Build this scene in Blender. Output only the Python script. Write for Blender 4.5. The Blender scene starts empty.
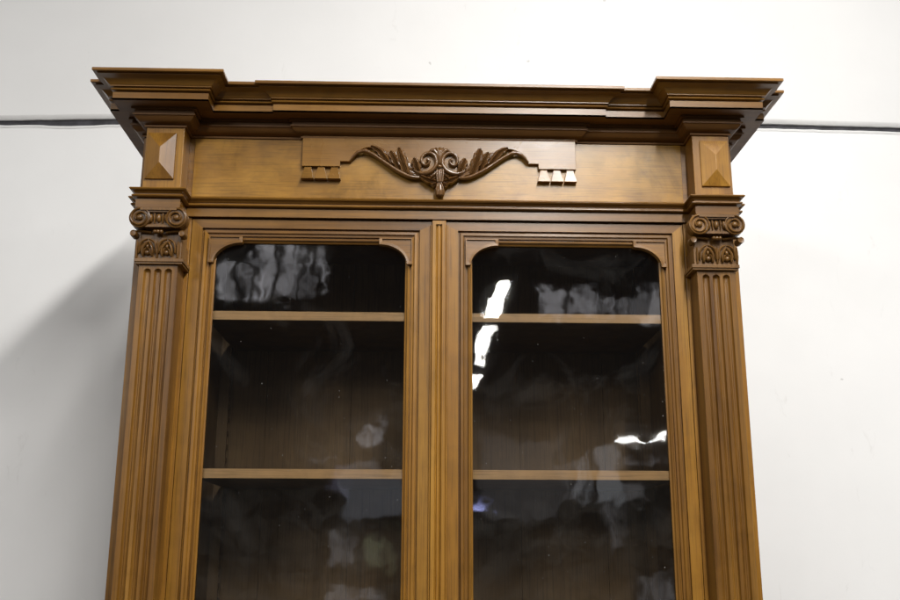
import bpy, math, random
from mathutils import Vector, Matrix
random.seed(7)
SC = bpy.context.scene
COL = SC.collection
PI = math.pi

# ------------------------------------------------------------------ materials
def nodes_of(name):
    m = bpy.data.materials.new(name); m.use_nodes = True
    nt = m.node_tree; nt.nodes.clear()
    return m, nt, nt.nodes, nt.links

def math_node(nt, op, a, b=None, clamp=False):
    n = nt.nodes.new('ShaderNodeMath'); n.operation = op; n.use_clamp = clamp
    for i, v in enumerate((a, b)):
        if v is None: continue
        if isinstance(v, (int, float)): n.inputs[i].default_value = v
        else: nt.links.new(v, n.inputs[i])
    return n.outputs[0]

def noise(nt, vec, scale, detail=4, rough=.55, dist=0.0):
    n = nt.nodes.new('ShaderNodeTexNoise')
    n.inputs['Scale'].default_value = scale; n.inputs['Detail'].default_value = detail
    n.inputs['Roughness'].default_value = rough; n.inputs['Distortion'].default_value = dist
    nt.links.new(vec, n.inputs['Vector'])
    return n.outputs['Fac']

def ramp(nt, fac, stops):
    r = nt.nodes.new('ShaderNodeValToRGB')
    e = r.color_ramp.elements
    while len(e) < len(stops): e.new(.5)
    for i, (p, c) in enumerate(stops):
        e[i].position = p; e[i].color = (c[0], c[1], c[2], 1) if not isinstance(c, (int, float)) else (c, c, c, 1)
    nt.links.new(fac, r.inputs['Fac'])
    return r.outputs['Color']

def mapped(nt, scale, rand=True):
    tc = nt.nodes.new('ShaderNodeTexCoord'); mp = nt.nodes.new('ShaderNodeMapping')
    mp.inputs['Scale'].default_value = scale
    src = tc.outputs['Object']
    if rand:
        oi = nt.nodes.new('ShaderNodeObjectInfo')
        v = nt.nodes.new('ShaderNodeVectorMath'); v.operation = 'SCALE'
        v.inputs[0].default_value = (3.7, 2.9, 5.3)
        nt.links.new(oi.outputs['Random'], v.inputs['Scale'])
        a = nt.nodes.new('ShaderNodeVectorMath'); a.operation = 'ADD'
        nt.links.new(src, a.inputs[0]); nt.links.new(v.outputs[0], a.inputs[1]); src = a.outputs[0]
    nt.links.new(src, mp.inputs['Vector'])
    return mp.outputs['Vector']

def wood(name, dark, mid, light, axis='Z', rough=.38, figure=1.0, coat=.25, blotch=0.0, cloud=.32):
    m, nt, N, L = nodes_of(name)
    def sc(along, across):
        return {'B': (along * 2.4, across * .16, across * .2), 'X': (along, across, across), 'Y': (across, along, across), 'Z': (across, across, along)}[axis]
    v1 = mapped(nt, sc(1.1, 26)); v2 = mapped(nt, sc(.35, 6)); v3 = mapped(nt, sc(9, 420) if axis != 'B' else (14, 420, 420)); v4 = mapped(nt, (1, 1, 1))
    a = noise(nt, v1, 1.0, 6, .62, .35)
    b = noise(nt, v2, 1.0, 3, .5, .8)
    c = noise(nt, v4, 3.2, 3, .6, .4)
    f = math_node(nt, 'ADD', math_node(nt, 'MULTIPLY', a, .58), math_node(nt, 'MULTIPLY', b, .3))
    f = math_node(nt, 'ADD', f, math_node(nt, 'MULTIPLY', c, .12))
    f = math_node(nt, 'ADD', math_node(nt, 'MULTIPLY', math_node(nt, 'SUBTRACT', f, .5), figure), .5)
    col = ramp(nt, f, [(.26, dark), (.50, mid), (.76, light)])
    pore = noise(nt, v3, 1.0, 2, .5)
    pm = ramp(nt, pore, [(.36, .55), (.47, 1.0)])
    mx = nt.nodes.new('ShaderNodeMixRGB'); mx.blend_type = 'MULTIPLY'; mx.inputs[0].default_value = .55
    L.new(col, mx.inputs[1]); L.new(pm, mx.inputs[2]); col = mx.outputs[0]
    # clouded figure of the timber
    cn = noise(nt, v4, 15.0, 4, .6, 1.1)
    cm = ramp(nt, cn, [(.30, .62), (.50, .95), (.68, 1.18)])
    mx = nt.nodes.new('ShaderNodeMixRGB'); mx.blend_type = 'MULTIPLY'; mx.inputs[0].default_value = cloud
    L.new(col, mx.inputs[1]); L.new(cm, mx.inputs[2]); col = mx.outputs[0]
    # old stains and wear of the finish
    st = noise(nt, v4, 7.0, 5, .65, .6)
    sm = ramp(nt, st, [(.28, .55), (.42, 1.0)])
    mx = nt.nodes.new('ShaderNodeMixRGB'); mx.blend_type = 'MULTIPLY'; mx.inputs[0].default_value = .35 + blotch
    L.new(col, mx.inputs[1]); L.new(sm, mx.inputs[2]); col = mx.outputs[0]
    oi = N.new('ShaderNodeObjectInfo'); hs = N.new('ShaderNodeHueSaturation')
    L.new(math_node(nt, 'ADD', math_node(nt, 'MULTIPLY', oi.outputs['Random'], .26), .86), hs.inputs['Value'])
    L.new(col, hs.inputs['Color']); col = hs.outputs[0]
    p = N.new('ShaderNodeBsdfPrincipled'); o = N.new('ShaderNodeOutputMaterial')
    L.new(col, p.inputs['Base Color'])
    rr = math_node(nt, 'ADD', math_node(nt, 'MULTIPLY', st, .22), rough - .11)
    L.new(rr, p.inputs['Roughness'])
    p.inputs['Coat Weight'].default_value = coat; p.inputs['Specular IOR Level'].default_value = .38; p.inputs['Coat Roughness'].default_value = .28
    bp = N.new('ShaderNodeBump'); bp.inputs['Strength'].default_value = .22; bp.inputs['Distance'].default_value = .0008
    h = math_node(nt, 'ADD', math_node(nt, 'MULTIPLY', pore, .5), math_node(nt, 'MULTIPLY', a, .8))
    h = math_node(nt, 'ADD', h, math_node(nt, 'MULTIPLY', noise(nt, v4, 38, 3, .6), 1.6))
    L.new(h, bp.inputs['Height']); L.new(bp.outputs[0], p.inputs['Normal'])
    L.new(p.outputs[0], o.inputs[0])
    return m

M = {}
M['upright'] = wood('walnut_upright', (.105, .038, .004), (.250, .113, .012), (.41, .208, .028), 'Z', .40, 1.1, .1)
M['across'] = wood('walnut_across', (.070, .026, .003), (.182, .080, .010), (.33, .160, .026), 'X', .34, 1.1, .3)
M['shaft'] = wood('walnut_shaft', (.060, .021, .003), (.168, .074, .010), (.30, .146, .023), 'Z', .40, 1.4, .1)
M['burl'] = wood('walnut_veneer', (.125, .050, .005), (.330, .163, .020), (.50, .280, .046), 'B', .33, 1.3, .25, .5, .5)
M['board'] = wood('walnut_board', (.105, .042, .007), (.215, .102, .018), (.31, .160, .034), 'X', .29, .8, .3, 0, .2)
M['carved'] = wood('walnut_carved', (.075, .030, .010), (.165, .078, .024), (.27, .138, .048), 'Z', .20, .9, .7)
M['capital'] = wood('walnut_capital', (.065, .026, .006), (.150, .070, .015), (.25, .125, .032), 'Z', .36, .9, .1)
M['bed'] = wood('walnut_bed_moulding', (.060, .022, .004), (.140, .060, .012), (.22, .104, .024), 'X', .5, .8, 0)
M['shelf'] = wood('walnut_shelf', (.34, .18, .065), (.56, .33, .135), (.66, .42, .19), 'X', .45, .6, .1)
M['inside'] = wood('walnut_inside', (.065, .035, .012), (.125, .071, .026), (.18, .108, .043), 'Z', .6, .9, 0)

def glass_mat():
    m, nt, N, L = nodes_of('old_wavy_glass')
    o = N.new('ShaderNodeOutputMaterial')
    tr = N.new('ShaderNodeBsdfTransparent'); tr.inputs[0].default_value = (.985, .99, .985, 1)
    gl = N.new('ShaderNodeBsdfGlossy'); gl.inputs['Roughness'].default_value = .022
    v = mapped(nt, (1, 1, 1), True)
    bp = N.new('ShaderNodeBump'); bp.inputs['Strength'].default_value = 1.0; bp.inputs['Distance'].default_value = .001
    h = math_node(nt, 'ADD', math_node(nt, 'MULTIPLY', noise(nt, v, 6, 1, .4), .8), math_node(nt, 'MULTIPLY', noise(nt, v, 26, 1, .4), .13))
    L.new(h, bp.inputs['Height']); L.new(bp.outputs[0], gl.inputs['Normal'])
    fr = N.new('ShaderNodeFresnel'); fr.inputs['IOR'].default_value = 1.5
    mx = N.new('ShaderNodeMixShader')
    L.new(fr.outputs[0], mx.inputs[0]); L.new(tr.outputs[0], mx.inputs[1]); L.new(gl.outputs[0], mx.inputs[2])
    # specks of dust and faint dried smears
    df = N.new('ShaderNodeBsdfDiffuse'); df.inputs[0].default_value = (.62, .60, .57, 1)
    vo = N.new('ShaderNodeTexVoronoi'); vo.inputs['Scale'].default_value = 75
    L.new(v, vo.inputs['Vector'])
    rad = math_node(nt, 'MULTIPLY', noise(nt, v, 61, 1), .10)
    spot = math_node(nt, 'LESS_THAN', vo.outputs['Distance'], rad)
    pick = N.new('ShaderNodeSeparateColor'); L.new(vo.outputs['Color'], pick.inputs[0])
    spot = math_node(nt, 'MULTIPLY', spot, math_node(nt, 'GREATER_THAN', pick.outputs[0], .86))
    spot = math_node(nt, 'MULTIPLY', spot, .6)
    sm = ramp(nt, noise(nt, v, 5, 5, .65, 1.2), [(.5, 0.0), (.8, .02)])
    fac = math_node(nt, 'MAXIMUM', spot, sm)
    fac = math_node(nt, 'MAXIMUM', fac, .0015)
    m2 = N.new('ShaderNodeMixShader')
    L.new(fac, m2.inputs[0]); L.new(mx.outputs[0], m2.inputs[1]); L.new(df.outputs[0], m2.inputs[2])
    L.new(m2.outputs[0], o.inputs[0])
    return m
M['glass'] = glass_mat()

def plaster():
    m, nt, N, L = nodes_of('painted_wall')
    v = mapped(nt, (1, 1, 1), False)
    vs = mapped(nt, (2.2, 1, .8), False)
    c = ramp(nt, noise(nt, v, 1.7, 4, .6), [(.3, (.775, .772, .768)), (.7, (.835, .832, .828))])
    # scuffs, hairlines and small dirt marks
    s = ramp(nt, noise(nt, vs, 9, 6, .72, 1.0), [(.24, (.80, .79, .78)), (.36, (1, 1, 1))])
    mx = N.new('ShaderNodeMixRGB'); mx.blend_type = 'MULTIPLY'; mx.inputs[0].default_value = .5
    L.new(c, mx.inputs[1]); L.new(s, mx.inputs[2])
    vo = N.new('ShaderNodeTexVoronoi'); vo.inputs['Scale'].default_value = 3.2
    vd = N.new('ShaderNodeVectorMath'); vd.operation = 'ADD'
    nn = N.new('ShaderNodeTexNoise'); nn.inputs['Scale'].default_value = 40
    L.new(v, nn.inputs['Vector'])
    sc_ = N.new('ShaderNodeVectorMath'); sc_.operation = 'SCALE'; sc_.inputs['Scale'].default_value = .02
    L.new(nn.outputs['Color'], sc_.inputs[0]); L.new(v, vd.inputs[0]); L.new(sc_.outputs[0], vd.inputs[1])
    sx_ = N.new('ShaderNodeSeparateXYZ'); L.new(vd.outputs[0], sx_.inputs[0]); cx_ = N.new('ShaderNodeCombineXYZ')
    L.new(sx_.outputs[0], cx_.inputs[0]); L.new(sx_.outputs[2], cx_.inputs[1]); vo.voronoi_dimensions = '2D'
    L.new(cx_.outputs[0], vo.inputs['Vector'])
    pick = N.new('ShaderNodeSeparateColor'); L.new(vo.outputs['Color'], pick.inputs[0])
    spot = math_node(nt, 'MULTIPLY', math_node(nt, 'LESS_THAN', vo.outputs['Distance'], .012), math_node(nt, 'GREATER_THAN', pick.outputs[0], .80))
    m3 = N.new('ShaderNodeMixRGB'); m3.inputs[2].default_value = (.38, .37, .36, 1)
    L.new(math_node(nt, 'MULTIPLY', spot, .5), m3.inputs[0]); L.new(mx.outputs[0], m3.inputs[1])
    p = N.new('ShaderNodeBsdfPrincipled'); o = N.new('ShaderNodeOutputMaterial')
    L.new(m3.outputs[0], p.inputs['Base Color']); p.inputs['Roughness'].default_value = .55
    p.inputs['Specular IOR Level'].default_value = .25
    bp = N.new('ShaderNodeBump'); bp.inputs['Strength'].default_value = .25; bp.inputs['Distance'].default_value = .004
    h = math_node(nt, 'ADD', noise(nt, v, 6, 5, .6), math_node(nt, 'MULTIPLY', noise(nt, v, 90, 3, .6), .08))
    L.new(h, bp.inputs['Height']); L.new(bp.outputs[0], p.inputs['Normal'])
    L.new(p.outputs[0], o.inputs[0])
    return m
M['wall'] = plaster()

def plain(name, c, rough, var=.25, scale=12):
    m, nt, N, L = nodes_of(name)
    v = mapped(nt, (1, 1, 1), False)
    col = ramp(nt, noise(nt, v, scale, 6, .65), [(.3, tuple(x * (1 - var) for x in c)), (.7, tuple(min(1, x * (1 + var)) for x in c))])
    p = N.new('ShaderNodeBsdfPrincipled'); o = N.new('ShaderNodeOutputMaterial')
    L.new(col, p.inputs['Base Color']); p.inputs['Roughness'].default_value = rough
    L.new(p.outputs[0], o.inputs[0])
    return m
M['joint'] = plain('dark_joint_filler', (.035, .034, .040), .7, .6, 30)
M['lip'] = plain('grey_joint_lip', (.74, .736, .732), .6, .06, 18)
M['floor'] = plain('concrete_floor', (.025, .024, .022), .6, .2, 5)

# ------------------------------------------------------------------ mesh helpers
class MB:
    def __init__(s): s.v = []; s.f = []
    def quad_grid(s, rows, close_u=False, close_v=False, flip=False):
        """rows: list of lists of points."""
        b = len(s.v); nu = len(rows); nv = len(rows[0])
        for r in rows: s.v += [tuple(p) for p in r]
        for i in range(nu if close_u else nu - 1):
            for j in range(nv if close_v else nv - 1):
                a = b + i * nv + j; c = b + i * nv + (j + 1) % nv
                d = b + ((i + 1) % nu) * nv + (j + 1) % nv; e = b + ((i + 1) % nu) * nv + j
                s.f.append((a, e, d, c) if flip else (a, c, d, e))
        return b
    def face(s, pts):
        b = len(s.v); s.v += [tuple(p) for p in pts]; s.f.append(tuple(range(b, b + len(pts))))
    def box(s, x0, x1, y0, y1, z0, z1):
        b = len(s.v)
        s.v += [(x0, y0, z0), (x1, y0, z0), (x1, y1, z0), (x0, y1, z0), (x0, y0, z1), (x1, y0, z1), (x1, y1, z1), (x0, y1, z1)]
        for q in ((0, 3, 2, 1), (4, 5, 6, 7), (0, 1, 5, 4), (1, 2, 6, 5), (2, 3, 7, 6), (3, 0, 4, 7)):
            s.f.append(tuple(b + i for i in q))
    def prism(s, pts, fn0, fn1):
        """closed outline pts; fn0/fn1 place them at the two ends."""
        n = len(pts); b = len(s.v)
        s.v += [fn0(p) for p in pts] + [fn1(p) for p in pts]
        for i in range(n):
            j = (i + 1) % n; s.f.append((b + i, b + j, b + n + j, b + n + i))
        s.f.append(tuple(b + i for i in reversed(range(n)))); s.f.append(tuple(b + n + i for i in range(n)))
    def ball(s, c, r, nu=14, nv=9):
        rows = []
        for i in range(nv + 1):
            t = -PI / 2 + PI * i / nv
            rows.append([(c[0] + r[0] * math.cos(t) * math.cos(2 * PI * j / nu), c[1] + r[1] * math.cos(t) * math.sin(2 * PI * j / nu), c[2] + r[2] * math.sin(t)) for j in range(nu)])
        s.quad_grid(rows, close_v=True)
    def tube(s, pts, rx, ry=None, seg=10, mid=None):
        """strand lying on a panel: pts (x,y,z), rx = half width in the panel plane, ry = half depth."""
        n = len(pts); rows = []
        P_ = [Vector(p) for p in pts]
        for i in range(n):
            t = (P_[min(i + 1, n - 1)] - P_[max(i - 1, 0)])
            t.y *= .3
            t = t.normalized() if t.length > 1e-9 else Vector((1, 0, 0))
            side = Vector((-t.z, 0, t.x)); side = side.normalized() if side.length > 1e-6 else Vector((1, 0, 0))
            a = rx[i] if isinstance(rx, (list, tuple)) else rx
            d = (ry[i] if isinstance(ry, (list, tuple)) else ry) if ry is not None else a
            rows.append([P_[i] + side * (a * math.cos(2 * PI * k / seg)) + Vector((0, 1, 0)) * (d * math.sin(2 * PI * k / seg)) for k in range(seg)])
        b = s.quad_grid(rows, close_v=True)
        s.f.append(tuple(b + k for k in range(seg))); s.f.append(tuple(b + (n - 1) * seg + k for k in reversed(range(seg))))
    def build(s, name, mat, parent=None, smooth=None, bevel=0, seg=2, grain=False):
        me = bpy.data.meshes.new(name); me.from_pydata([tuple(p) for p in s.v], [], s.f); me.update()
        import bmesh
        bm = bmesh.new(); bm.from_mesh(me)
        bmesh.ops.remove_doubles(bm, verts=bm.verts, dist=1e-6)
        bmesh.ops.recalc_face_normals(bm, faces=bm.faces)
        bm.to_mesh(me); bm.free()
        me.materials.append(M[mat])
        if grain:
            me.materials.append(M['across'])
            for p_ in me.polygons:
                vs = [me.vertices[i].co for i in p_.vertices]
                if max(v.x for v in vs) - min(v.x for v in vs) > max(v.z for v in vs) - min(v.z for v in vs): p_.material_index = 1
        if smooth is not None:
            me.polygons.foreach_set('use_smooth', [True] * len(me.polygons))
            me.set_sharp_from_angle(angle=math.radians(smooth))
        o = bpy.data.objects.new(name, me); COL.objects.link(o)
        if parent is not None: o.parent = parent
        if bevel:
            md = o.modifiers.new('bevel', 'BEVEL'); md.width = bevel; md.segments = seg; md.limit_method = 'ANGLE'
            md.angle_limit = math.radians(35); md.harden_normals = False
        return o

def offset_path(path, d):
    """path in plan, moved outwards (to the right of its heading) by d with mitred corners."""
    n = len(path); out = []
    nor = []
    for i in range(n - 1):
        dx, dy = path[i + 1][0] - path[i][0], path[i + 1][1] - path[i][1]; l = math.hypot(dx, dy)
        nor.append((dy / l, -dx / l))
    for i in range(n):
        if i == 0: m = nor[0]
        elif i == n - 1: m = nor[-1]
        else:
            a, b = nor[i - 1], nor[i]; k = 1 + a[0] * b[0] + a[1] * b[1]
            m = ((a[0] + b[0]) / k, (a[1] + b[1]) / k)
        out.append((path[i][0] + m[0] * d, path[i][1] + m[1] * d))
    return out

def sweep(mb, path, prof):
    rows = []
    for (d, z) in prof:
        rows.append([(x, y, z) for x, y in offset_path(path, d)])
    mb.quad_grid(rows, close_u=True)
    for k in (0, -1): mb.face([r[k] for r in rows])

def arc(cx, cz, rx, rz, a0, a1, n):
    return [(cx + rx * math.cos(math.radians(a0 + (a1 - a0) * i / n)), cz + rz * math.sin(math.radians(a0 + (a1 - a0) * i / n))) for i in range(n + 1)]

def smoothline(pts, n=6):
    """Catmull-Rom through pts."""
    out = []; P_ = [pts[0]] + list(pts) + [pts[-1]]
    for i in range(1, len(P_) - 2):
        for k in range(n):
            t = k / n
            out.append(tuple(.5 * ((2 * P_[i][c]) + (-P_[i - 1][c] + P_[i + 1][c]) * t + (2 * P_[i - 1][c] - 5 * P_[i][c] + 4 * P_[i + 1][c] - P_[i + 2][c]) * t * t + (-P_[i - 1][c] + 3 * P_[i][c] - 3 * P_[i + 1][c] + P_[i + 2][c]) * t ** 3) for c in range(len(pts[0]))))
    out.append(tuple(pts[-1]))
    return out

# ------------------------------------------------------------------ measures (metres)
W, D = .70, .420          # half width and depth of the carcass
B = .059                  # how far the pilasters stand out
PI0, PO0 = .5915, .678    # pedestal, inner and outer edge
book = bpy.data.objects.new('bookcase', None); COL.objects.link(book)
book['label'] = 'tall antique carved walnut bookcase with two glazed doors against the white wall'
book['category'] = 'bookcase'

def part(mb, name, mat, parent=book, **k): return mb.build(name, mat, parent, **k)

# ---- carcass
for sx in (-1, 1):
    mb = MB()
    x = sorted((sx * .676, sx * W))
    mb.box(x[0], x[1], .0, D, .0, 2.60)
    part(mb, 'side_panel', 'upright', bevel=.001)
    mb = MB(); x = sorted((sx * .5748, sx * .6755)); mb.box(x[0], x[1], .0005, .024, .1, 2.3683)
    part(mb, 'front_stile', 'upright', bevel=.0012)
mb = MB()
xs = [-.675, -.44, -.22, 0, .22, .44, .675]
mb.box(-.675, .675, .386, .3915, .1, 2.58)
for i in range(6):
    mb.box(xs[i] + .0003, xs[i + 1] - .0003, .380, .392, .1, 2.58)
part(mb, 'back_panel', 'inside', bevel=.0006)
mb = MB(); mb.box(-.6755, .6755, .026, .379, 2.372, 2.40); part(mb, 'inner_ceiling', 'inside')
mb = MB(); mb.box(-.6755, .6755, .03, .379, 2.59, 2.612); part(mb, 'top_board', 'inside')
mb = MB(); mb.box(-.574, .574, .001, .024, .10, .62); mb.box(-.69, .69, -.01, .0, .05, .16); part(mb, 'base_front', 'across', bevel=.002)
for z in (2.1295, 1.7715, 1.38, 1.0, .64):
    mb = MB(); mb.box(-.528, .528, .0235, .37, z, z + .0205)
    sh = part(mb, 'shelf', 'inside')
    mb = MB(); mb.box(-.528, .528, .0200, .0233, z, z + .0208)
    part(mb, 'edge_strip', 'shelf', sh, bevel=.0006)
for sx in (-1, 1):
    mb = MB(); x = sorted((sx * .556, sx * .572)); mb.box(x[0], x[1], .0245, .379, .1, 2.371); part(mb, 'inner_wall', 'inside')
# toothed racks that carry the shelves
for sx in (-1, 1):
    for y in (.045, .335):
        mb = MB()
        x = sorted((sx * .530, sx * .5555)); mb.box(x[0], x[1], y, y + .006, .66, 2.36)
        mb.box(x[0], x[1], y + .030, y + .036, .66, 2.36)
        k = .68
        while k < 2.34:
            mb.box(x[0] + .004, x[1] - .001, y + .006, y + .030, k, k + .012); k += .034
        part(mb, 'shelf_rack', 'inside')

# ---- plan lines for the mouldings
def plan(inner, outer, centre=None, step=0):
    L = [(-W, D), (-W, 0), (-outer, 0), (-outer, -B), (-inner, -B), (-inner, 0)]
    R = [(-x, y) for x, y in reversed(L)]
    if centre: L += [(-centre, 0), (-centre, -step), (centre, -step), (centre, 0)]
    return L + R

def bead(x0, z0, x1, z1, bulge, n=4):
    out = []
    for i in range(n + 1):
        t = i / n; nx, nz = (z1 - z0), -(x1 - x0); l = math.hypot(nx, nz) or 1
        k = bulge * math.sin(PI * t)
        out.append((x0 + (x1 - x0) * t + nx / l * k, z0 + (z1 - z0) * t + nz / l * k))
    return out

arch = [(-.02, 2.3690), (.0065, 2.3690), (.0065, 2.3885), (.0035, 2.3892), (.0035, 2.3912)] + bead(.012, 2.3918, .013, 2.3978, .0022) + [(.0085, 2.3985), (.0085, 2.4012)] + bead(.010, 2.402, .0178, 2.4075, -.0012) + bead(.0182, 2.4082, .0182, 2.4128, .0016) + [(.014, 2.4142), (.0005, 2.4185), (-.02, 2.4185)]
mb = MB(); sweep(mb, plan(.5945, .6815), arch); part(mb, 'architrave_moulding', 'across', smooth=32)

bed = [(-.02, 2.5662), (.0045, 2.5662), (.0055, 2.5700), (.0025, 2.5706)] + bead(.0055, 2.572, .0245, 2.586, .003, 6) + [(.0275, 2.5868), (.0275, 2.5905), (.0245, 2.5915), (.0245, 2.5985), (.031, 2.599), (.031, 2.6040)]
corona = [(.0645, 2.6040), (.0645, 2.6232), (.0585, 2.6240), (.0585, 2.6268)] + bead(.0665, 2.6272, .0675, 2.6318, .0020) + [(.0640, 2.6325), (.0640, 2.6352), (.0705, 2.6356), (.0705, 2.6378), (.0720, 2.6386)]
cyma = bead(.0725, 2.6395, .0960, 2.6535, -.0026, 5)
lip = [(.0935, 2.6545), (.0935, 2.6568), (.1015, 2.6572), (.1030, 2.6585), (.1030, 2.6638), (.1020, 2.6650), (-.02, 2.6650)]
mb = MB(); sweep(mb, plan(PI0, PO0, .3238, .0080), [(-.02, 2.6085), (.0645, 2.6085)] + corona + cyma + lip)
part(mb, 'cornice', 'across', smooth=30)
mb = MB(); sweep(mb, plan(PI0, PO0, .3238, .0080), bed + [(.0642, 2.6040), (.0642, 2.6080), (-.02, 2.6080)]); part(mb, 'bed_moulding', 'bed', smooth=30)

# ---- frieze
mb = MB(); mb.box(-.676, .676, .0005, .024, 2.402, 2.59); part(mb, 'frieze_board', 'across')
mb = MB(); mb.box(-.579, .579, -.0016, .0003, 2.4192, 2.5655); part(mb, 'frieze_veneer', 'burl', bevel=.0008)

# ---- pedestals over the pilasters, each with a pyramid block
for sx in (-1, 1):
    mb = MB(); x = sorted((sx * PI0, sx * PO0)); mb.box(x[0], x[1], -B, .0003, 2.404, 2.5855)
    ped = part(mb, 'pedestal', 'upright', bevel=.001)
    mb = MB()
    cx = sx * .6408; hw = .0330; z0, z1 = 2.4385, 2.5515
    y0 = -B - .0045; ya = y0 - .0115
    base = [(cx - hw, z0), (cx + hw, z0), (cx + hw, z1), (cx - hw, z1)]
    mb.prism(base, lambda p: (p[0], -B + .001, p[1]), lambda p: (p[0], y0, p[1]))
    mb.f.pop()
    ra, rb = (cx, ya, 2.476), (cx, ya, 2.512)
    q = [(p[0], y0, p[1]) for p in base]
    mb.face([q[0], q[1], ra]); mb.face([q[1], q[2], rb, ra]); mb.face([q[2], q[3], rb]); mb.face([q[3], q[0], ra, rb])
    part(mb, 'pyramid_block', 'upright', ped, bevel=.0006)

# ---- pilasters
SI, SO = .584, .6705
def shaft(sx):
    mb = MB(); cx = .6272; fl = (cx - .0232, cx, cx + .0232); R = .0078; zt = 2.2262; zb = .2; top = 2.2352
    xs = []
    for c in fl:
        for k in range(-8, 9): xs.append(c + R * 1.02 * k / 8)
    xs = sorted(set([SI, SI + .0008, SO - .0008, SO] + xs))
    zs = [.14, zb] + [zt - R - .5, zt - R - .25, zt - R - .08] + [zt - R * 2.2 + R * 2.3 * k / 22 for k in range(23)] + [top]
    zs = sorted(zs)
    def depth(x, z):
        for c in fl:
            if abs(x - c) <= R:
                zc = min(z, zt - R); r = math.hypot(x - c, z - zc)
                if r < R:
                    d = .0088 * math.sqrt(max(0, 1 - (r / R) ** 2))
                    u = abs(x - c) / R
                    if z < zt - R * 3.0 and u < .42: d -= .0034 * math.cos(u / .42 * PI / 2)
                    return d
        return 0
    rows = [[(sx * x, -B + depth(x, z) + (.0008 if x in (SI, SO) else 0), z) for x in xs] for z in zs]
    mb.quad_grid(rows)
    for e in (0, -1):
        mb.face([rows[0][e], rows[-1][e], (rows[-1][e][0], .0003, top), (rows[0][e][0], .0003, .14)])
    mb.face(list(rows[-1]) + [(rows[-1][-1][0], .0003, top), (rows[-1][0][0], .0003, top)])
    return part(mb, 'pilaster', 'shaft', smooth=40)

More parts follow.
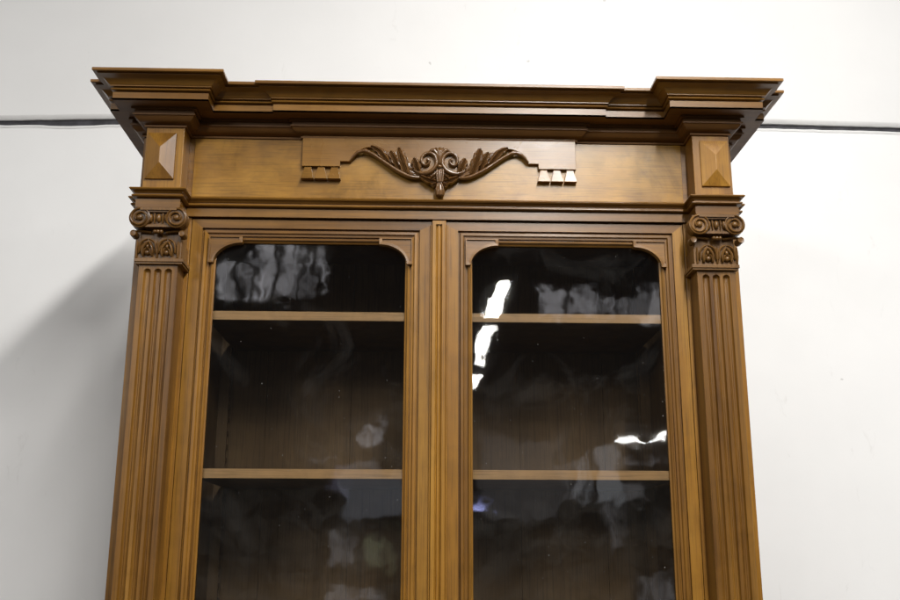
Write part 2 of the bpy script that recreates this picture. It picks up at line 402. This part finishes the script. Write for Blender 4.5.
def capital(sx, par):
    def X(v): return sx * v
    def bx(mb, a, b, y0, y1, z0, z1):
        x = sorted((X(a), X(b))); mb.box(x[0], x[1], y0, y1, z0, z1)
    c = .6305
    mb = MB()
    bx(mb, .578, .676, -.0640, .0003, 2.2480, 2.2860); bx(mb, .5815, .6735, -.0560, .0003, 2.2855, 2.3700)             # bell
    bx(mb, .5945, .6815, -.0605, .0003, 2.3605, 2.3690)           # neck over the scrolls
    bx(mb, .571, .6795, -.0690, .0003, 2.2395, 2.2478); bx(mb, .5735, .677, -.0665, .0003, 2.2350, 2.2395)
    core = mb.build('capital', 'capital', par, bevel=.001)
    core.name = 'capital'
    # volutes
    for s in (-1, 1):
        mb = MB(); vc = c + s * .0405; zc = 2.3385; R = .0238
        prof = [(-.0000, -.0745), (.60, -.0745), (.985, -.0770), (1.0, -.080), (.985, -.0825), (.90, -.0825), (.85, -.0790)]
        rows = []
        for r, y in [(1.0, -.052), (1.0, -.060), (.90, -.066), (.97, -.074), (1.0, -.078), (.985, -.0825), (.90, -.0835), (.82, -.0800), (.0, -.0785)]:
            rows.append([(X(vc + R * r * math.cos(2 * PI * k / 28)), y, zc + R * r * math.sin(2 * PI * k / 28)) for k in range(28)])
        mb.quad_grid(rows, close_v=True)
        # spiral ridge turning in to a button
        sp = []
        for k in range(40):
            t = k / 39; a = PI / 2 - s * (2.0 * PI * 1.35 * t); r = R * (.93 - .58 * t)
            sp.append((X(vc + r * math.cos(a)), -.0805 - .0015 * t, zc + r * math.sin(a)))
        mb.tube(sp, [.0030 - .0010 * k / 39 for k in range(40)], .0036, 8)
        mb.ball((X(vc), -.0815, zc), (.0072, .0060, .0072))
        mb.build('volute', 'capital', core, smooth=50)
    # band with egg and dart between the volutes
    mb = MB()
    bx(mb, c - .0405, c + .0405, -.0835, -.0550, 2.3562, 2.3622)
    bx(mb, c - .0405, c + .0405, -.0800, -.0550, 2.3525, 2.3562)
    bx(mb, c - .026, c + .026, -.0720, -.0550, 2.3240, 2.3525)
    bx(mb, c - .0300, c + .0300, -.0795, -.0550, 2.3175, 2.3228)
    for k, dx in enumerate((-.017, 0, .017)):
        mb.ball((X(c + dx), -.0735, 2.3395), (.0058 if k == 1 else .0042, .0075, .0105))
    for dx in (-.0235, -.0095, .0095, .0235):
        mb.tube([(X(c + dx), -.0745, 2.3505), (X(c + dx * .97), -.0765, 2.339), (X(c + dx * .92), -.0745, 2.3275)], [.0024, .0018, .0008], .003, 8)
    mb.build('egg_band', 'capital', core, smooth=40)
    # small scrolls and leaf below
    mb = MB()
    for s in (-1, 1):
        vc = c + s * .0540
        rows = [[(X(vc + .0078 * r * math.cos(2 * PI * k / 16)), y, 2.3040 + .0078 * r * math.sin(2 * PI * k / 16)) for k in range(16)] for r, y in ((1, -.050), (1, -.0735), (.86, -.0765), (.5, -.0755), (0, -.0765))]
        mb.quad_grid(rows, close_v=True)
        mb.tube(smoothline([(X(vc), -.0660, 2.3105), (X(c + s * .036), -.0640, 2.3115), (X(c + s * .016), -.0620, 2.3090)], 5), .0026, .0042, 8)
    for dx, w in ((-.007, .005), (0, .006), (.007, .005)):
        mb.ball((X(c + dx), -.0705, 2.3085), (w, .0068, .0052))
    # two leaf sprays on the bell
    for lx in (-.0215, .0215):
        q = c + lx
        mb.ball((X(q), -.0665, 2.2605), (.0066, .0070, .0066))
        mb.ball((X(q), -.0655, 2.2745), (.0040, .0062, .0062))
        for s in (-1, 1):
            mb.tube(smoothline([(X(q + s * .0015), -.0655, 2.2865), (X(q + s * .0085), -.0695, 2.2755), (X(q + s * .0115), -.0700, 2.2650), (X(q + s * .0095), -.0670, 2.2525)], 4), [.0012] + [.0030] * 11 + [.0016], .0045, 8)
            mb.tube(smoothline([(X(q + s * .0015), -.0650, 2.2930), (X(q + s * .0130), -.0680, 2.2860), (X(q + s * .0180), -.0690, 2.2750), (X(q + s * .0185), -.0660, 2.2590)], 4), [.0010] + [.0022] * 11 + [.0012], .0040, 8)
            mb.tube(smoothline([(X(q + s * .002), -.0680, 2.2690), (X(q + s * .006), -.0715, 2.2665), (X(q + s * .0085), -.0690, 2.2560)], 4), .0019, .0035, 8)
    for dx in (-.0455, 0, .0455):
        mb.tube([(X(c + dx), -.0640, 2.2490), (X(c + dx), -.0670, 2.2650), (X(c + dx), -.0670, 2.2790), (X(c + dx), -.0650, 2.2885)], [.0022, .0034, .0026, .0008], .004, 8)
    mb.build('leaf_carving', 'capital', core, smooth=55)

for sx in (-1, 1):
    sh = shaft(sx); capital(sx, sh)

# ---- board on the frieze, its pegs and its carving
YB = -.0125
zt = 2.575
low = [(-.3240, 2.4955), (-.2345, 2.4955), (-.2345, 2.5085), (-.2110, 2.5085)] + smoothline([(-.2040, 2.5170), (-.1960, 2.5300), (-.1830, 2.5405), (-.1680, 2.5450), (-.1540, 2.5425), (-.1380, 2.5325), (-.1150, 2.5140), (-.0900, 2.4985), (-.0600, 2.4850), (-.0300, 2.4760), (0, 2.4720)], 4)
outline = [(-.3240, zt)] + low + [(-x, z) for x, z in reversed(low[:-1])] + [(.3240, zt)]
mb = MB(); mb.prism(outline, lambda p: (p[0], YB, p[1]), lambda p: (p[0], -.0010, p[1]))
board = part(mb, 'applied_board', 'board', bevel=.0007)
for sx in (-1, 1):
    for k in range(3):
        c = sx * (.2425 + .0315 * k + .0045); z0, z1 = 2.4632, 2.4953
        mb = MB()
        top = [(c - .0078, z1), (c + .0078, z1)]; bot = [(c - .0150, z0), (c + .0150, z0)]
        v = [(top[0][0], -.0090, z1), (top[1][0], -.0090, z1), (bot[1][0], -.0165, z0), (bot[0][0], -.0165, z0)]
        wv = [(x, -.0012, z) for x, y, z in v]
        mb.face(v); mb.face(list(reversed(wv)))
        for i in range(4): mb.face([v[i], wv[i], wv[(i + 1) % 4], v[(i + 1) % 4]])
        part(mb, 'peg', 'board', board, bevel=.0006)

def zc(px, py):      # sketch units of the ornament -> metres on the board
    return (-.2087 + px * .0002535, 2.5614 - py * .000263)
carv = MB()
def strand(pts, w, d, mirror=True, y=YB - .001, n=5, seg=10):
    q = smoothline([zc(*p[:2]) + ((p[2] if len(p) > 2 else 0),) for p in pts], n)
    m = len(q)
    def interp(a):
        if not isinstance(a, (list, tuple)): return [a] * m
        return [a[min(int(i / (m - 1) * (len(a) - 1)), len(a) - 2)] + (a[min(int(i / (m - 1) * (len(a) - 1)), len(a) - 2) + 1] - a[min(int(i / (m - 1) * (len(a) - 1)), len(a) - 2)]) * (i / (m - 1) * (len(a) - 1) - min(int(i / (m - 1) * (len(a) - 1)), len(a) - 2)) for i in range(m)]
    for s in ((1, -1) if mirror else (1,)):
        carv.tube([(s * p[0], y - p[2], p[1]) for p in q], interp(w), interp(d), seg)
def leaf(pts, w, d, lift=.003, lobes=4, curl=.004):
    """acanthus blade: scalloped edge, veins along it, the tip lifted off the ground."""
    w = [max(x, .52 * max(w)) for x in w]; d = [max(x, .5 * max(d)) for x in d]
    q = smoothline([zc(*p) + (a, b) for p, a, b in zip(pts, w, d)], 6)
    n = len(q); K = 12
    for s in (1, -1):
        rows = []
        for i, (x, z, a, b) in enumerate(q):
            p0 = q[max(i - 1, 0)]; p1 = q[min(i + 1, n - 1)]
            tx, tz = p1[0] - p0[0], p1[1] - p0[1]; l = math.hypot(tx, tz) or 1
            nx, nz = -tz / l, tx / l; t = i / (n - 1)
            a2 = a * (.86 + .30 * abs(math.sin(PI * lobes * t))) * math.sqrt(max(.06, 1 - max(0, (t - .80) / .20) ** 2))
            row = []
            for k in range(K + 1):
                u = -1 + 2 * k / K
                h = b * (1 - u * u) ** .5 * (.72 + .28 * math.cos(5 * PI * u)) + .25 * b
                back = -abs(u) * a2 * .35
                row.append((s * (x + nx * a2 * u + tx / l * back), YB - h - lift * math.sin(PI * min(t * 1.2, 1)) * .6 - curl * t * t, z + nz * a2 * u + tz / l * back))
            rows.append([(row[0][0], YB + .001, row[0][2])] + row + [(row[-1][0], YB + .001, row[-1][2])])
        carv.quad_grid(rows)
        carv.face(rows[0]); carv.face(list(reversed(rows[-1])))
# stem: from the shoulder down to the scroll and round into the curl
strand([(-8, 192), (25, 150), (62, 118), (115, 103), (178, 122), (240, 160), (320, 215), (400, 270), (480, 315), (560, 348), (640, 352)], [.0016, .0032, .0040, .0042, .0042, .0045, .0046, .0048, .0050, .0046, .0030], [.003, .005, .006, .006, .007, .007, .007, .008, .008, .008, .005])
# big C scroll
sp = [(585, 285), (640, 312), (705, 312), (762, 280), (794, 222), (786, 160), (744, 124), (694, 128), (660, 164), (660, 212), (688, 240), (720, 226), (728, 200), (714, 186)]
strand([(x, y, .002 + .003 * i / 13) for i, (x, y) in enumerate(sp)], [.0030, .0042, .0050, .0052, .0050, .0047, .0044, .0042, .0040, .0036, .0032, .0032, .0034, .0034], [.006, .007, .008, .0085, .0085, .008, .0075, .007, .007, .006, .006, .0065, .007, .007], n=6)
for s in (1, -1):
    x, z = zc(712, 192); carv.ball((s * x, YB - .008, z), (.0042, .0055, .0042))
# the wing of the leaf behind the lobes
leaf([(640, 318), (560, 278), (470, 226), (390, 178), (310, 130), (220, 92)], [.0075, .0105, .0118, .0108, .0092, .0040], [.0030, .0038, .0040, .0038, .0032, .0016], .001, 7, .001)
# leaves along the stem, each blunt and curling away from it
leaf([(345, 208), (306, 158), (268, 112), (226, 82), (196, 66), (180, 62)], [.0050, .0086, .0088, .0066, .0044, .0016], [.006, .009, .009, .007, .004, .002], .004)
leaf([(452, 268), (424, 216), (396, 164), (374, 122), (366, 106)], [.0050, .0092, .0098, .0072, .0030], [.007, .010, .010, .008, .004], .005)
leaf([(520, 316), (496, 250), (470, 180), (452, 118), (442, 84), (438, 76)], [.0060, .0110, .0126, .0112, .0070, .0030], [.007, .011, .012, .011, .008, .004], .005)
leaf([(640, 322), (620, 268), (600, 216), (586, 182), (580, 172)], [.0045, .0088, .0100, .0078, .0034], [.006, .010, .011, .009, .004], .004)
strand([(215, 138), (160, 112), (128, 92), (118, 84)], [.0030, .0042, .0040, .0018], [.005, .007, .006, .003])
# crest over the scrolls
strand([(828, 225), (828, 150), (826, 100), (824, 56)], [.003, .0066, .0086, .0020], [.006, .010, .011, .004], False, n=6)
strand([(820, 190), (800, 130), (770, 92), (740, 96), (722, 118)], [.0022, .0048, .0058, .0040, .0016], [.005, .009, .009, .007, .003])
strand([(822, 150), (806, 95), (786, 62)], [.0020, .0044, .0014], [.005, .010, .004])
carv.ball((0, YB - .0085, zc(0, 256)[1]), (.0058, .0070, .0050))
strand([(792, 268), (828, 276), (864, 268)], .0028, .006, False)
# drop below: fluted leaf and bulb
strand([(828, 276), (828, 320), (828, 370), (828, 408)], [.0080, .0110, .0098, .0066], [.007, .0105, .0105, .008], False, n=6)
for dx in (-26, -9, 9, 26):
    strand([(828 + dx * 1.0, 284, .008), (828 + dx * 1.15, 330, .0105), (828 + dx * .9, 400, .0085)], .0020, .0026, False)
strand([(826, 398), (826, 430), (826, 480), (826, 520), (826, 532)], [.0060, .0100, .0128, .0105, .0040], [.006, .010, .0120, .0100, .004], False, n=6)
for dx in (-24, 0, 24):
    strand([(826 + dx * .6, 412, .0085), (826 + dx * 1.3, 470, .0105), (826 + dx * .9, 522, .0075)], .0016, .0030, False)
# side leaves under the scrolls
leaf([(800, 392), (760, 392), (700, 372), (640, 338)], [.0045, .0082, .0074, .0024], [.006, .010, .009, .004], .004)
leaf([(800, 340), (768, 352), (736, 386), (716, 392)], [.0035, .0056, .0052, .0026], [.006, .010, .009, .004], .006)
leaf([(806, 400), (786, 420), (764, 426), (744, 412)], [.0030, .0052, .0046, .0020], [.005, .008, .007, .003], .004)
carv.build('carving', 'carved', board, smooth=60)

# ---- doors
def rect_loops(x0, x1, z0, z1, prof):
    rows = []
    for d, y in prof:
        rows.append([(x0 + d, y, z0 + d), (x1 - d, y, z0 + d), (x1 - d, y, z1 - d), (x0 + d, y, z1 - d)])
    return rows
ZD0, ZD1 = .625, 2.3652
def door(sx):
    def xs(a, b): return sorted((sx * a, sx * b))
    FY = .0015
    mb = MB()
    ox = xs(.0008, .5738); ix = xs(.0445, .5485); zi0, zi1 = .675, 2.3440
    a = [(ox[0], ZD0), (ox[1], ZD0), (ox[1], ZD1), (ox[0], ZD1)]; b = [(ix[0], zi0), (ix[1], zi0), (ix[1], zi1), (ix[0], zi1)]
    rows = [[(x, .0235, z) for x, z in b], [(x, .0235, z) for x, z in a], [(x, FY + .0008, z) for x, z in a],
            [(x + (.0008 if x == ox[0] else -.0008), FY, z + (.0008 if z == ZD0 else -.0008)) for x, z in a], [(x, FY, z) for x, z in b]]
    mb.quad_grid(rows, close_u=True, close_v=True)
    dr = part(mb, 'door', 'upright', grain=True)
    prof = [(.0, .0228), (.0, .0085), (.0046, .0085), (.0050, FY + .0005), (.0058, FY - .0005), (.0115, FY - .0008), (.0130, FY + .0008), (.0136, FY + .0030), (.0185, FY + .0036), (.0190, .0100), (.0222, .0100), (.0228, .0060), (.0245, .0046), (.0270, .0052), (.0285, .0075), (.0295, .0100), (.0330, .0120), (.0330, .0155)]
    mb = MB(); mb.quad_grid(rect_loops(ix[0] + .0002, ix[1] - .0002, zi0 + .0002, zi1 - .0002, prof), close_v=True)
    mb.build('glazing_moulding', 'upright', dr, smooth=32, grain=True)
    mb = MB(); mb.box(ix[0] + .028, ix[1] - .028, .0160, .0190, zi0 + .028, zi1 - .028)
    mb.build('glass_pane', 'glass', dr)
    # corner pieces that round the top of the glass
    for xo, d in ((ix[0] + .0172, 1), (ix[1] - .0172, -1)):
        w, h, zt_ = .0770, .0640, zi1 - .0205
        ar = arc(w, -h, w - .0125, h - .0165, 90, 180, 16)          # local: x inwards from the corner, z down
        pts = [(0, 0), (w, 0), (w, -.0165)] + ar[1:-1] + [(.0125, -h), (0, -h)]
        mb = MB()
        f = lambda y: (lambda p: (xo + d * p[0], y, zt_ + p[1]))
        mb.prism(pts, f(.0004), f(.0130))
        # raised border: along the arch and the two short ends
        rim = [(w, -.0030), (w, -.0165)] + ar[1:-1] + [(.0125, -h), (.0030, -h)]
        rin = [(w - .0075, -.0030), (w - .0075, -.0105)] + arc(w, -h, w - .0065, h - .0105, 96, 174, 14)[0:] + [(.0065, -h + .0075), (.0030, -h + .0075)]
        n = min(len(rim), len(rin))
        rim = rim[:2] + arc(w, -h, w - .0125, h - .0165, 90, 180, 14)[1:-1] + rim[-2:]
        rin = rin[:2] + arc(w, -h, w - .0072, h - .0100, 94, 174, 12) + rin[-2:]
        r0 = [f(.0002)(p) for p in rim]; r1 = [f(-.0042)(p) for p in rim]
        r2 = [f(-.0038)(p) for p in rin]; r3 = [f(.0006)(p) for p in rin]
        mb.quad_grid([r0, r1, r2, r3])
        e = [(0, 0), (w, 0), (w, -.0030), (.0030, -.0030), (.0030, -h), (0, -h)]
        mb.prism(e, f(.0001), f(-.0034))
        mb.build('corner_spandrel', 'across', dr, bevel=.0004)
    return dr
dl = door(-1); drr = door(1)
# astragal that covers the gap, on the left door
mb = MB()
pr = [(-.0205, .0012), (-.0205, -.0015), (-.0195, -.0030), (-.0172, -.0030), (-.0162, -.0015), (-.0160, -.0075), (-.0150, -.0088), (-.0075, -.0088), (-.0065, -.0075), (-.0058, -.0030), (-.0040, -.0020), (-.0020, -.0046), (0, -.0052)]
pr = pr + [(-x, y) for x, y in reversed(pr[:-1])]
mb.prism(pr, lambda p: (p[0], p[1], .63), lambda p: (p[0], p[1], 2.3560))
cap = [(-.0160, .0010), (-.0160, -.0078), (-.0150, -.0088), (.0150, -.0088), (.0160, -.0078), (.0160, .0010)]
mb.prism(cap, lambda p: (p[0], p[1], 2.3560), lambda p: (p[0], p[1], 2.3648))
mb.build('astragal', 'upright', dl, smooth=35)

# ------------------------------------------------------------------ setting
def structure(mb, name, mat, **k):
    o = mb.build(name, mat, None, **k); o['kind'] = 'structure'; return o
YW = .702          # the bookcase stands a little away from the wall
pts = [(-7.0, 2.70), (-3.0, 2.752), (-1.23, 2.785), (-1.06, 2.7905), (-.90, 2.795), (0, 2.806), (.94, 2.8105), (1.33, 2.8055), (3.0, 2.79), (7.0, 2.76)]
pts = [(-.039 + (x + .039) * 1.115, 1.6 + (z - 1.6) * 1.115) for x, z in pts]
dense = []
for (xa, za), (xb, zb) in zip(pts, pts[1:]):
    n = max(3, int((xb - xa) / .03))
    dense += [(xa + (xb - xa) * k / n, za + (zb - za) * k / n) for k in range(n)]
dense.append(pts[-1])
rj = random.Random(3)
lo = []; up = []
for x, z in dense:
    lo.append((x, z - .0100 - rj.uniform(0, .0022) - (.006 * math.exp(-((x + 1.12) / .12) ** 2))))
    up.append((x, z + .0060 + rj.uniform(0, .0015)))
mb = MB()
mb.quad_grid([[(x, YW, 0) for x, z in lo], [(x, YW, z - .006) for x, z in lo], [(x, YW + .004, z) for x, z in lo], [(x, YW + .05, z) for x, z in lo]])
structure(mb, 'wall', 'wall', smooth=40)
mb = MB()
mb.quad_grid([[(x, YW + .05, z) for x, z in up], [(x, YW + .006, z) for x, z in up], [(x, YW, z + .007) for x, z in up], [(x, YW - .001, z + .013) for x, z in up]])
mb.quad_grid([[(x, YW - .0012, z - .0105) for x, z in lo], [(x, YW - .0015, z - .0045) for x, z in lo], [(x, YW + .003, z - .0005) for x, z in lo]])
structure(mb, 'wall_joint_lip', 'lip', smooth=40)
mb = MB()
mb.quad_grid([[(x, YW - .001, z + .013) for x, z in up], [(x, YW - .001, 4.6) for x, z in up]])
structure(mb, 'upper_wall', 'wall')
mb = MB()
mb.quad_grid([[(x, YW + .014, z - .025) for x, z in dense], [(x, YW + .014, z + .018) for x, z in dense]])
structure(mb, 'wall_joint', 'joint')
mb = MB(); mb.box(-9, 9, -22, YW + .1, -.1, 0); structure(mb, 'floor', 'floor')

# ------------------------------------------------------------------ lamps (fluorescent tubes under the hall's roof, plus an added fill row on the left)
def area_lamp(name, loc, length, power, width=.13, tilt=0, rz=0, col=(1.0, .98, .945)):
    l = bpy.data.lights.new(name, 'AREA'); l.shape = 'RECTANGLE'; l.size = width; l.size_y = length
    l.energy = power; l.color = col
    o = bpy.data.objects.new(name, l); COL.objects.link(o); o.location = loc
    o.rotation_euler = (math.radians(tilt), 0, math.radians(rz))
    return o
RX, RZ = .715, 4.13
for y, ln, p, tl in ((-1.5, 1.4, 66, 14), (-3.0, 1.4, 68, 16), (-4.35, 1.1, 40, 20), (-7.45, 1.35, 24, 0), (-9.6, 1.9, 24, 0), (-12.2, 1.7, 24, 0)):
    area_lamp('tube_or_fill', (RX, y, RZ), ln, p, .15, tl)
area_lamp('tube_or_fill', (4.50, -19.2, RZ), .5, 26, .58); area_lamp('tube_or_fill', (5.0, -18.6, RZ), .5, 20, .40)
for y in (-2.0, -3.6, -5.2): area_lamp('tube_or_fill', (4.6, y, RZ), 1.5, 26, .24, 20)
for y in (-4.5, -6.8, -9.1): area_lamp('tube_or_fill', (-3.8, y, RZ), 1.8, 66, 1.6, 25)  # added wide fill lamps, no real tubes: they lift the shadow on the left wall

# ------------------------------------------------------------------ world: the dim hall around, seen only in the panes
w = bpy.data.worlds.new('World'); SC.world = w; w.use_nodes = True
nt = w.node_tree; nt.nodes.clear()
tc = nt.nodes.new('ShaderNodeTexCoord'); sep = nt.nodes.new('ShaderNodeSeparateXYZ'); nt.links.new(tc.outputs['Generated'], sep.inputs[0])
yy = math_node(nt, 'MAXIMUM', math_node(nt, 'MULTIPLY', sep.outputs[1], -1), .05)
U0 = math_node(nt, 'DIVIDE', sep.outputs[0], yy); V0 = math_node(nt, 'DIVIDE', sep.outputs[2], yy)
cmb = nt.nodes.new('ShaderNodeCombineXYZ'); nt.links.new(U0, cmb.inputs[0]); nt.links.new(V0, cmb.inputs[1])
def rag(amt, scale, off):
    mp = nt.nodes.new('ShaderNodeMapping'); mp.inputs['Location'].default_value = (off, off * 1.7, 0); nt.links.new(cmb.outputs[0], mp.inputs[0])
    n = noise(nt, mp.outputs[0], scale, 3, .6)
    return math_node(nt, 'MULTIPLY', math_node(nt, 'SUBTRACT', n, .5), amt)
U = math_node(nt, 'ADD', U0, rag(.012, 70, 1.3)); V = math_node(nt, 'ADD', V0, rag(.012, 70, 7.9))
def step(x, a, b):
    n = nt.nodes.new('ShaderNodeMapRange'); n.interpolation_type = 'SMOOTHSTEP'; nt.links.new(x, n.inputs[0])
    n.inputs[1].default_value = a; n.inputs[2].default_value = b; n.clamp = True
    return n.outputs[0]
def patch(u0, u1, v0, v1, soft=.004):
    a = math_node(nt, 'MULTIPLY', step(U, u0 - soft, u0 + soft), math_node(nt, 'SUBTRACT', 1.0, step(U, u1 - soft, u1 + soft)))
    b = math_node(nt, 'MULTIPLY', step(V, v0 - soft, v0 + soft), math_node(nt, 'SUBTRACT', 1.0, step(V, v1 - soft, v1 + soft)))
    return math_node(nt, 'MULTIPLY', a, b)
def stretched(su, sv, detail=4):
    mp = nt.nodes.new('ShaderNodeMapping'); mp.inputs['Scale'].default_value = (su, sv, 1); nt.links.new(cmb.outputs[0], mp.inputs[0])
    return noise(nt, mp.outputs[0], 1.0, detail, .65, .6)
folds = ramp(nt, stretched(110, 45), [(.34, .12), (.62, 1.0)])
clutter = ramp(nt, stretched(40, 52, 5), [(.42, .0), (.66, 1.0)])
def scaled_col(fac, col, k):
    n = nt.nodes.new('ShaderNodeVectorMath'); n.operation = 'SCALE'; n.inputs[0].default_value = tuple(c * k for c in col)
    nt.links.new(fac, n.inputs['Scale']); return n.outputs[0]
def vadd(a, b):
    n = nt.nodes.new('ShaderNodeVectorMath'); n.operation = 'ADD'; nt.links.new(a, n.inputs[0]); nt.links.new(b, n.inputs[1]); return n.outputs[0]
base = ramp(nt, step(V0, -.05, .35), [(0, (.05, .045, .04)), (.35, (.05, .047, .045)), (.75, (.022, .022, .024)), (1, (.022, .022, .024))])
# pale walls and lit roof out to the sides
side = math_node(nt, 'MAXIMUM', step(U0, .55, 1.2), step(math_node(nt, 'MULTIPLY', U0, -1), .6, 1.3))
tot = vadd(base, scaled_col(math_node(nt, 'MULTIPLY', side, step(V0, -.02, .1)), (.95, .97, 1.0), .16))
tot = vadd(tot, scaled_col(math_node(nt, 'MULTIPLY', clutter, math_node(nt, 'SUBTRACT', 1.0, step(V0, .03, .13))), (1, .95, .85), .13))
PATCHES = [(-0.2121, -0.1933, 0.2617, 0.3005, 2.72, 1, (0.97, 0.95, 1.0)),
    (-0.1849, -0.1768, 0.2606, 0.2907, 1.87, 1, (0.97, 0.95, 1.0)),
    (-0.171, -0.1537, 0.261, 0.3181, 2.89, 1, (0.97, 0.95, 1.0)),
    (-0.1451, -0.1291, 0.2633, 0.318, 2.55, 1, (0.97, 0.95, 1.0)),
    (-0.1226, -0.1173, 0.2656, 0.311, 2.04, 1, (0.97, 0.95, 1.0)),
    (-0.11, -0.1011, 0.268, 0.3168, 2.38, 1, (0.97, 0.95, 1.0)),
    (0.1259, 0.1503, 0.2447, 0.2723, 2.55, 1, (0.97, 0.95, 1.0)),
    (0.1557, 0.1836, 0.2448, 0.2715, 1.87, 1, (0.97, 0.95, 1.0)),
    (0.1869, 0.2048, 0.2475, 0.2688, 2.04, 1, (0.97, 0.95, 1.0)),
    (0.2075, 0.2306, 0.2487, 0.2637, 1.53, 1, (0.97, 0.95, 1.0)),
    (0.2331, 0.2509, 0.2447, 0.276, 2.04, 1, (0.97, 0.95, 1.0)),
    (-0.057, -0.0343, 0.1098, 0.1292, 2.12, 1, (0.97, 0.95, 1.0)),
    (0.1532, 0.1616, 0.0609, 0.0935, 0.77, 0, (0.95, 0.98, 1.05)),
    (0.1653, 0.1694, 0.0538, 0.105, 0.85, 0, (0.95, 0.98, 1.05)),
    (0.1779, 0.1996, 0.0519, 0.1127, 0.94, 0, (0.95, 0.98, 1.05)),
    (0.2018, 0.2483, 0.0911, 0.0989, 0.68, 1, (0.97, 0.95, 1.0)),
    (0.2008, 0.2248, 0.0517, 0.0697, 0.51, 0, (0.97, 0.95, 1.0)),
    (0.1836, 0.1995, 0.0132, 0.0479, 0.68, 1, (0.97, 0.95, 1.0)),
    (0.0481, 0.0672, 0.0461, 0.0542, 6.8, 0, (0.6, 0.65, 1.3)),
    (0.0644, 0.1393, 0.0382, 0.1165, 0.24, 0, (0.97, 0.95, 1.0)),
    (-0.0734, -0.0175, 0.0351, 0.0875, 0.48, 0, (0.9, 0.95, 1.1)),
    (-0.0485, -0.028, -0.008, 0.023, 0.59, 1, (0.9, 1, 0.6)),
    (-0.0838, -0.0616, -0.003, 0.0261, 0.68, 1, (0.97, 0.95, 1.0)),
    (-0.0869, -0.037, -0.0401, -0.0271, 0.85, 1, (0.97, 0.95, 1.0)),
    (0.2122, 0.2534, -0.039, -0.0169, 0.68, 1, (0.97, 0.95, 1.0)),
    (-0.0886, -0.0688, 0.0613, 0.0856, 0.68, 1, (0.85, 0.85, 1.2)),
    (-0.1194, -0.0796, 0.0933, 0.1, 0.42, 1, (0.97, 0.95, 1.0)),
    (0.1392, 0.1594, 0.0577, 0.0883, 0.51, 1, (0.97, 0.95, 1.0))]

for (u0, u1, v0, v1, k, kind, col) in PATCHES:
    f = patch(u0, u1, v0, v1)
    if kind: f = math_node(nt, 'MULTIPLY', f, folds)
    tot = vadd(tot, scaled_col(f, col, k))
bg = nt.nodes.new('ShaderNodeBackground'); out = nt.nodes.new('ShaderNodeOutputWorld')
nt.links.new(tot, bg.inputs[0]); bg.inputs[1].default_value = 1.0; nt.links.new(bg.outputs[0], out.inputs[0])

# ------------------------------------------------------------------ camera
f_px, pitch, yaw, roll = 995.969, .2549, .0295, .0026
cp, sp_, cy, sy = math.cos(pitch), math.sin(pitch), math.cos(yaw), math.sin(yaw)
fwd = Vector((sy * cp, cy * cp, sp_)); right = Vector((cy, -sy, 0)); upv = right.cross(fwd)
r2 = right * math.cos(roll) + upv * math.sin(roll); u2 = upv * math.cos(roll) - right * math.sin(roll)
cam = bpy.data.cameras.new('camera'); co = bpy.data.objects.new('camera', cam); COL.objects.link(co)
cam.sensor_width = 36; cam.lens = 36 * f_px / 900; cam.clip_start = .02; cam.clip_end = 200
co.matrix_world = Matrix(((r2.x, u2.x, -fwd.x, -.0392), (r2.y, u2.y, -fwd.y, -2.2094), (r2.z, u2.z, -fwd.z, 1.6), (0, 0, 0, 1)))
SC.camera = co
SC.view_settings.view_transform = 'Standard'; SC.view_settings.look = 'None'; SC.view_settings.gamma = 1
SC.view_settings.exposure = 0.1
